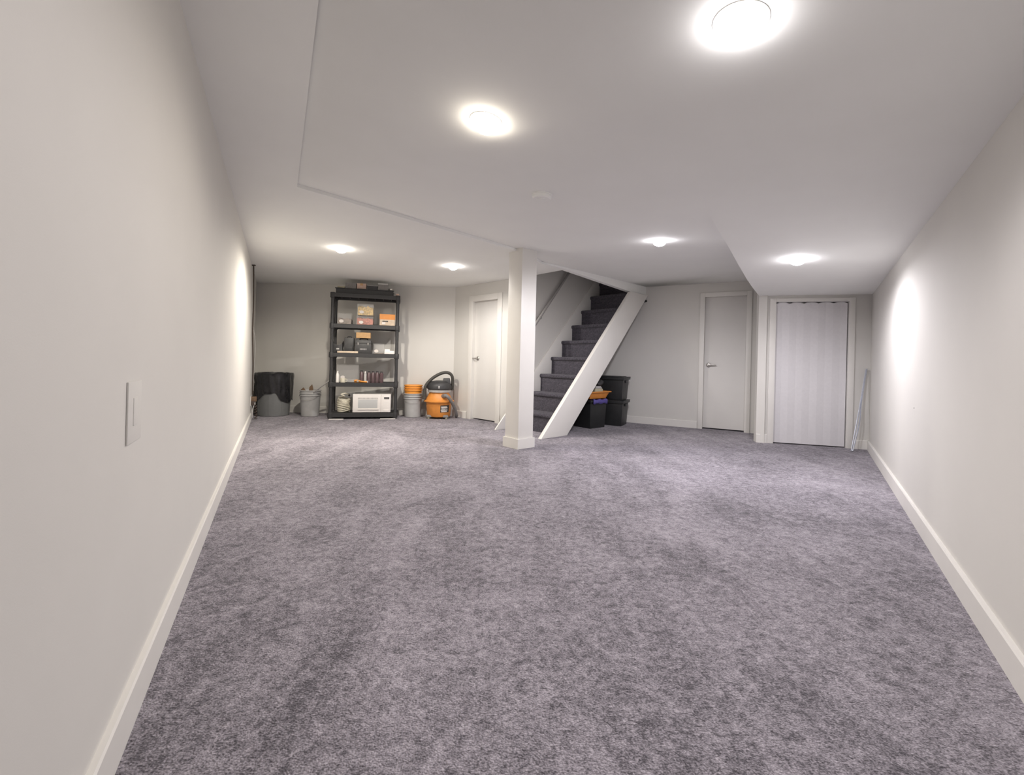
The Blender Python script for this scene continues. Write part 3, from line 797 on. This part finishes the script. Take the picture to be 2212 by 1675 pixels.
# ------------------------------------------------------------------ buckets
def bucket(label, x, y, m, z0=0.0, h=.37, r0=.128, r1=.150, group=None, bail=True, rz=0.0):
    t = thing('bucket', label, 'bucket', (x, y, z0), rz, group)
    g = MB(); g.lathe([(.0001, .006), (r0 - .006, .0), (r0, .006), (r1 - .006, h - .085), (r1 - .004, h), (r1 - .008, h + .001), (r1 - .012, h - .01), (r0 - .006, .012), (.0001, .012)], 44, caps=False)
    g.build('body', m, t)
    for zz, hh in ((h - .088, .016), (h - .052, .012), (h - .014, .014)):
        g = MB(); rr = r1 - .005
        g.lathe([(rr, zz), (rr + .011, zz + .001), (rr + .012, zz + hh * .5), (rr + .010, zz + hh - .001), (rr, zz + hh)], 44, caps=False); g.build('rim_band', m, t)
    if bail:
        g = MB(); q = r1 + .006
        pts = [(q * math.cos(a), -abs(math.sin(a)) * .05 - q * .55 * math.sin(a) if 0 else -q * math.sin(a) * 1.02, h - .05 - .10 * math.sin(a)) for a in [math.pi * k / 12 for k in range(13)]]
        g.tube(pts, .0022, 6, smooth=3); g.build('bail', 'nickel', t)
    return t
bx = on_z(670, 901, 0); byc = bx.y + .128
b1 = bucket('grey five gallon bucket holding scraps between the trash can and shelving', ray(670, 880)[0] * byc, byc, 'bucket', h=.40)
bx1, by1 = b1.location.x, b1.location.y
sc = thing('scrap_offcut', 'dark brown angled scraps sticking out of the grey bucket', 'scrap', (bx1 - .06, by1 - .02, .014))
for k, (x, y, tilt, hh, ww) in enumerate(((-.01, 0, -16, .425, .09), (.045, .01, 12, .475, .06))):
    g = MB(); g.X = Matrix.Translation((x, y, 0)) @ Matrix.Rotation(R(tilt * .35), 4, 'Y')
    g.prism([(-ww / 2, 0), (ww / 2, 0), (ww / 2, hh * .86), (ww * .12, hh), (-ww / 2, hh * .90)], -.006, .006, 'y'); g.build('piece', 'brown', sc, .001)
# paint pole leaning out of the bucket against the shelving
pole_a = Vector((bx1 - .105, by1 - .02, .245))
pe = XS @ Vector((-.010, .12, .56))
tp = thing('paint_pole', 'thin grey stick leaning from the grey bucket to the shelving', 'stick', pole_a)
g = MB(); g.tube([(0, 0, 0), tuple(pe - pole_a)], .009, 10, smooth=0); g.build('shaft', 'lgrey', tp)

byc = 6.99
bxx = ray(892, 880)[0] * byc
bucket('grey five gallon bucket with an orange bucket nested on top', bxx, byc, 'bucket', h=.375, r0=.125, r1=.143)
bucket('orange bucket nested inside the grey bucket beside the shop vacuum', bxx, byc, 'orange2', z0=.1315, h=.375, r0=.118, r1=.140, bail=False)

# ------------------------------------------------------------------ shop vacuum
vy = 6.93
vx = ray(948, 880)[0] * vy
t = thing('shop_vacuum', 'orange wet dry shop vacuum with black head and hose', 'vacuum', (vx, vy, 0), R(8))
g = MB(); g.lathe([(.0001, .03), (.170, .03), (.182, .045), (.198, .255)], 40, caps=False); g.build('lower_drum', 'orange', t)
g = MB(); g.lathe([(.198, .252), (.232, .258), (.236, .272), (.205, .292), (.150, .400), (.150, .412), (.0001, .412)], 40, caps=False); g.build('upper_drum', 'orange', t)
g = MB(); g.lathe([(.152, .405), (.178, .410), (.182, .440), (.165, .452), (.0001, .452)], 40, caps=False); g.build('collar', 'lgrey', t)
hd = MB(); hd.lathe([(.170, .448), (.192, .462), (.195, .50), (.180, .540), (.135, .575), (.06, .590), (.0001, .592)], 40, caps=False); hd = hd.build('motor_head', 'dark', t)
g = MB(); g.box(.045, .175, -.07, .07, .54, .628, .8, .8); g.build('carry_handle', 'dark', hd, .012)
g = MB(); g.box(-.012, .012, -.205, -.19, .475, .515); g.build('switch', 'lgrey', hd, .003)
for a_ in range(4):
    q = a_ * math.pi / 2 + R(38); cx, cy = .178 * math.cos(q), .178 * math.sin(q)
    ft = MB(); ft.box(cx - .045, cx + .045, cy - .035, cy + .035, .028, .062, .8, .8); fo = ft.build('caster_arm', 'grey', t, .008)
    cs = MB(); cs.X = Matrix.Translation((cx * 1.08, cy * 1.08, .019)) @ Matrix.Rotation(q, 4, 'Z') @ Matrix.Rotation(R(90), 4, 'X'); cs.lathe([(.008, -.012), (.019, -.010), (.019, .010), (.008, .012)], 18); cs.build('caster', 'beige', fo)
g = MB(); g.tube([(-.225, -.06, .30), (-.225, -.06, .45)], [.03, .03], 14, smooth=0); g.build('floor_nozzle', 'rubber', t)
g = MB(); g.tube([(-.222, -.06, .42), (-.20, -.06, .52), (-.10, -.05, .63), (.03, -.04, .705), (.13, -.03, .715), (.195, -.02, .66), (.205, .0, .54), (.20, .02, .44)], .024, 12, smooth=14, rib=.05); g.build('hose', 'rubber', t)
g = MB(); g.tube([(.06, -.145, .35), (.105, -.215, .368)], .034, 16, smooth=0); po = g.build('hose_port', 'grey', t)
g = MB(); g.tube([(.095, -.205, .366), (.135, -.235, .352), (.19, -.20, .28), (.245, -.12, .17), (.275, -.05, .06), (.275, .02, .026)], .025, 12, smooth=14, rib=.05); g.build('intake_hose', 'grey', po)
lb = MB(); R0 = .1945
def drum_patch(a0, a1, z0, z1, off):
    vs = []; fs = []; k = 6
    for i in range(k + 1):
        a = a0 + (a1 - a0) * i / k
        for z in (z0, z1):
            r = .182 + (z - .045) * (.016 / .21) + off
            vs.append((r * math.cos(a), r * math.sin(a), z))
    for i in range(k): fs.append((2 * i, 2 * i + 2, 2 * i + 3, 2 * i + 1))
    return MB().add(vs, fs)
A0 = R(278)
lo = drum_patch(A0, A0 + R(46), .105, .215, .0015).build('label_panel', 'dark', t); lo['label'] = 'dark label with white print'
for z, f0, f1 in ((.185, .06, .72), (.168, .10, .80), (.150, .1, .5), (.135, .06, .80), (.112, .1, .75)):
    drum_patch(A0 + R(46) * f0, A0 + R(46) * f1, z, z + (.013 if z != .150 else .005), .0025).build('label_print', 'print', lo)

# ------------------------------------------------------------------ tote bins under the stairs
def tote(label, x, y, z, rz, w, d, h, lid=True, taper=.90, group='black totes under the stairs'):
    t = thing('tote_bin', label, 'storage bin', (x, y, z), rz, group)
    g = MB(); hw, hd = w / 2, d / 2
    k = taper
    outer = [(-hw * k, -hd * k, 0), (hw * k, -hd * k, 0), (hw * k, hd * k, 0), (-hw * k, hd * k, 0), (-hw, -hd, h), (hw, -hd, h), (hw, hd, h), (-hw, hd, h)]
    e = .006
    inner = [(sx * (hw * k - e), sy * (hd * k - e), e) for sx, sy in ((-1, -1), (1, -1), (1, 1), (-1, 1))] + [(sx * (hw - e), sy * (hd - e), h) for sx, sy in ((-1, -1), (1, -1), (1, 1), (-1, 1))]
    fs = [(3, 2, 1, 0), (0, 1, 5, 4), (1, 2, 6, 5), (2, 3, 7, 6), (3, 0, 4, 7), (8, 9, 10, 11), (12, 13, 9, 8), (13, 14, 10, 9), (14, 15, 11, 10), (15, 12, 8, 11)]
    fs += [(4, 5, 13, 12), (5, 6, 14, 13), (6, 7, 15, 14), (7, 4, 12, 15)]
    g.add(outer + inner, fs); g.build('tub', 'binblack', t, .004)
    g = MB(); q = .018
    for (a, b, c_, dd_) in ((-hw - q, hw + q, -hd - q, -hd), (-hw - q, hw + q, hd, hd + q), (-hw - q, -hw, -hd, hd), (hw, hw + q, -hd, hd)): g.box(a, b, c_, dd_, h - .03, h)
    g.build('rim', 'binblack', t, .004)
    if lid:
        g = MB(); g.box(-hw - .022, hw + .022, -hd - .022, hd + .022, h, h + .014); g.box(-hw * .85, hw * .85, -hd * .85, hd * .85, h + .014, h + .022); g.build('lid', 'binblack', t, .004)
    for s in (-1, 1):
        g = MB(); g.box(s * (hw + .006) - .012, s * (hw + .006) + .012, -.05, .05, h - .075, h - .04); g.build('grip', 'binblack', t, .004)
    return t
bA = on_z(1278, 928, 0)
RZ = math.atan2(SD.y, SD.x)
# front tote: its corner nearest the room stands at bA
fw, fd, fh = .42, .40, .40
cx = Vector((bA.x, bA.y)) + SD * (fw * .45) * 1.0 - SR * (fd * .45) + Vector((-.02, .06))
ctr = Vector((bA.x + .015, bA.y + .26))
ft = tote('black tote under an orange tray, next to the stair stringer', ctr.x, ctr.y, 0, R(40), .36, .32, .40, lid=False, group=None)
o = MB(); o.X = Matrix.Identity(4)
g = MB(); g.X = Matrix.Translation((.163, -.03, .0))
wp = [(.0, -.04), (.0, .04)]
for z0, z1 in ((.20, .212), (.145, .175)):
    g.box(.0, .003, -.03, .02, z0, z1)
g.build('sticker', 'lgrey', ft)
cl_ = thing('cloth', 'violet cloth draped over the rim of the black tote under the orange tray', 'cloth', (ctr.x, ctr.y, .405), R(40))
g = MB(); n_ = 12; vs = []; fs = []
for i in range(n_ + 1):
    for j in range(4):
        x = -.15 + .32 * i / n_
        yy = [-.12, -.185, -.19, -.187][j]; zz = [.0, .006, -.02, -.055][j]
        vs.append((x, yy - .004 * math.sin(i * 1.9), zz + .008 * math.sin(i * 1.3 + j)))
for i in range(n_):
    for j in range(3): fs.append((i * 4 + j, (i + 1) * 4 + j, (i + 1) * 4 + j + 1, i * 4 + j + 1))
g.add(vs, fs); co_ = g.build('fabric', 'violet', cl_)
m_ = co_.modifiers.new('thick', 'SOLIDIFY'); m_.thickness = .004
# orange tray
ty = thing('tray', 'orange plastic tray on the black tote under the stairs', 'tray', (ctr.x, ctr.y, .418), R(40))
g = MB()
hw, hd, h = .225, .18, .105; k = .78; e = .008
outer = [(sx * hw * k, sy * hd * k, 0) for sx, sy in ((-1, -1), (1, -1), (1, 1), (-1, 1))] + [(sx * hw, sy * hd, h) for sx, sy in ((-1, -1), (1, -1), (1, 1), (-1, 1))]
inner = [(sx * (hw * k - e), sy * (hd * k - e), e) for sx, sy in ((-1, -1), (1, -1), (1, 1), (-1, 1))] + [(sx * (hw - e), sy * (hd - e), h) for sx, sy in ((-1, -1), (1, -1), (1, 1), (-1, 1))]
g.add(outer + inner, [(3, 2, 1, 0), (0, 1, 5, 4), (1, 2, 6, 5), (2, 3, 7, 6), (3, 0, 4, 7), (8, 9, 10, 11), (12, 13, 9, 8), (13, 14, 10, 9), (14, 15, 11, 10), (15, 12, 8, 11), (4, 5, 13, 12), (5, 6, 14, 13), (6, 7, 15, 14), (7, 4, 12, 15)])
g.build('pan', 'orange', ty, .004)
g = MB(); q = .016
for (a, b, c_, d_) in ((-hw - q, hw + q, -hd - q, -hd), (-hw - q, hw + q, hd, hd + q), (-hw - q, -hw, -hd, hd), (hw, hw + q, -hd, hd)): g.box(a, b, c_, d_, h - .016, h)
g.build('rim', 'orange', ty, .003)
XT = Matrix.Translation((ctr.x, ctr.y, .426)) @ Matrix.Rotation(R(40), 4, 'Z')
# things in the tray
w_ = XT @ Vector((.055, -.075, 0)); sn = thing('sander', 'beige and black power sander lying in the orange tray', 'power tool', w_, R(40))
g = MB(); g.box(-.09, .09, -.045, .045, .0, .13); g.build('base', 'beige', sn, .015)
g = MB(); g.box(-.085, .08, -.042, .042, .13, .17, .7, .7); g.build('top_shell', 'lgrey', sn, .012)
g = MB(); g.X = Matrix.Translation((.05, 0, .205)) @ Matrix.Rotation(R(75), 4, 'Y'); g.lathe([(.0001, -.06), (.03, -.06), (.042, -.03), (.042, .05), (.028, .07), (.0001, .07)], 22); g.build('motor', 'dark', sn)
w_ = XT @ Vector((.105, .055, 0)); bg = thing('plastic_bag', 'crumpled clear plastic bag of bits in the orange tray', 'bag', w_, R(40))
g = MB(); vs = []; n = 20
prof = [(.02, 0), (.9, .0), (1.0, .25), (.95, .6), (.7, .85), (.85, .98), (.6, 1.0)]
for q, hh in prof:
    for i in range(n):
        a_ = 2 * math.pi * i / n; r = .068 * q * (1 + .22 * noise.noise(Vector((math.cos(a_) * 3, math.sin(a_) * 3, hh * 5))))
        vs.append((r * math.cos(a_), r * math.sin(a_), .30 * hh + (.02 * math.sin(a_ * 3) if hh > .8 else 0)))
fs = [tuple(range(n))[::-1]] + [(k * n + i, k * n + (i + 1) % n, (k + 1) * n + (i + 1) % n, (k + 1) * n + i) for k in range(len(prof) - 1) for i in range(n)]
g.add(vs, fs); g.build('film', 'film', bg)
g = MB(); g.lathe([(.0001, .004), (.045, .004), (.05, .08), (.03, .16), (.0001, .17)], 16); g.build('contents', 'grey', bg)
# rear totes: two, stacked against the wall
rc = Vector((1.545, 6.70)); ra = math.atan2(bwd.y, bwd.x)
tote('lower black tote of the stack against the wall under the stairs', rc.x, rc.y, 0, ra, .40, .34, .365)
tote('upper black tote of the stack against the wall under the stairs', rc.x, rc.y, .388, ra, .40, .34, .325)

# ------------------------------------------------------------------ leaning strip by the closet
pa = on_z(1842, 976, 0); top = on_wall(1872.5, 797, CC - Vector((.0, .03)), cfq - Vector((.0, .03)))
tp = thing('metal_strip', 'thin pair of bluish metal strips leaning in the corner by the closet', 'strip', pa)
d = top - pa
side_ = Vector((1, -.1, 0))
g = MB(); g.tube([(0, 0, .005), tuple(d * .35 + side_ * .018), tuple(d * .6 + side_ * .002), tuple(d)], [.0065] * 4, 8, smooth=10); g.build('strip', 'alu', tp)
g = MB(); g.tube([(-.006, 0.012, .005), tuple(d * .35 - side_ * .010), tuple(d * .6 - side_ * .008), tuple(d * .99 - side_ * .008)], [.0065] * 4, 8, smooth=10); g.build('strip', 'alu', tp)

# ------------------------------------------------------------------ cord and outlet in the left corner
lwd = (LW1 - LW0).normalized(); lin = Vector((lwd.y, -lwd.x))      # into the room
def lw(px, py, offd=0.0):
    w = on_wall(px, py, LW0 + lin * offd, LW1 + lin * offd); return w
ct = lw(547.5, 590, .02); ct.z = ZL - .001
cb = lw(545.5, 852, .02)
tw = thing('power_cord', 'dark brown cord hanging from the ceiling in the left corner', 'cord', (ct.x, ct.y, ct.z))
rel = lambda v: tuple(v - ct)
mids = [ct.lerp(cb, f) + Vector((.004 * math.sin(f * 9), .004 * math.cos(f * 7), 0)) for f in (0.25, .5, .75)]
g = MB(); g.tube([rel(ct), rel(mids[0]), rel(mids[1]), rel(mids[2]), rel(cb)], .0085, 8, smooth=8); g.build('cable', 'cord', tw)
g = MB(); g.box(-.022, .022, -.012, .012, -.012, 0); g.build('ceiling_clip', 'cord', tw, .002)
g = MB(); lp_ = [ct.lerp(cb, .45), ct.lerp(cb, .6) + Vector((.045, -.02, 0)), ct.lerp(cb, .8) + Vector((.03, -.02, 0)), cb + Vector((.02, -.02, .05))]
g.tube([rel(v) for v in lp_], .003, 6, smooth=8); g.build('thin_wire', 'lgrey', tw)
ang_l = math.atan2(lwd.y, lwd.x)
op = lw(541, 868, 0.0)
ou = thing('wall_outlet', 'white outlet plate crowded with brown plugs behind the trash can', 'outlet', op, ang_l)
MB().box(-.045, .045, -.008, 0, -.06, .075).build('plate', 'plate', ou, .003)
ad = MB(); ad.box(-.03, .05, -.075, -.008, .0, .07); ad.build('adapter', 'brown', ou, .008)
ad = MB(); ad.box(-.05, -.005, -.05, -.008, -.05, .01); ad.build('plug', 'cord', ou, .008)
ad = MB(); ad.box(.0, .04, -.06, -.008, -.045, -.004); ad.build('plug', 'white', ou, .006)
g = MB(); g.tube([(-.03, -.045, -.045), (-.05, -.03, -.12), (-.06, -.026, -.20), (-.04, -.03, -op.z + .03)], .006, 8, smooth=8); g.build('grey_lead', 'lgrey', ou)
g = MB()
pts = []
for i in range(60):
    f = i / 59; pts.append((.02 + .018 * math.sin(f * 34), -.055 + .018 * math.cos(f * 34) - .015 * f, -.045 + (-op.z + .055) * f))
g.tube(pts, .0055, 7, smooth=2); g.build('coiled_lead', 'cord', ou)
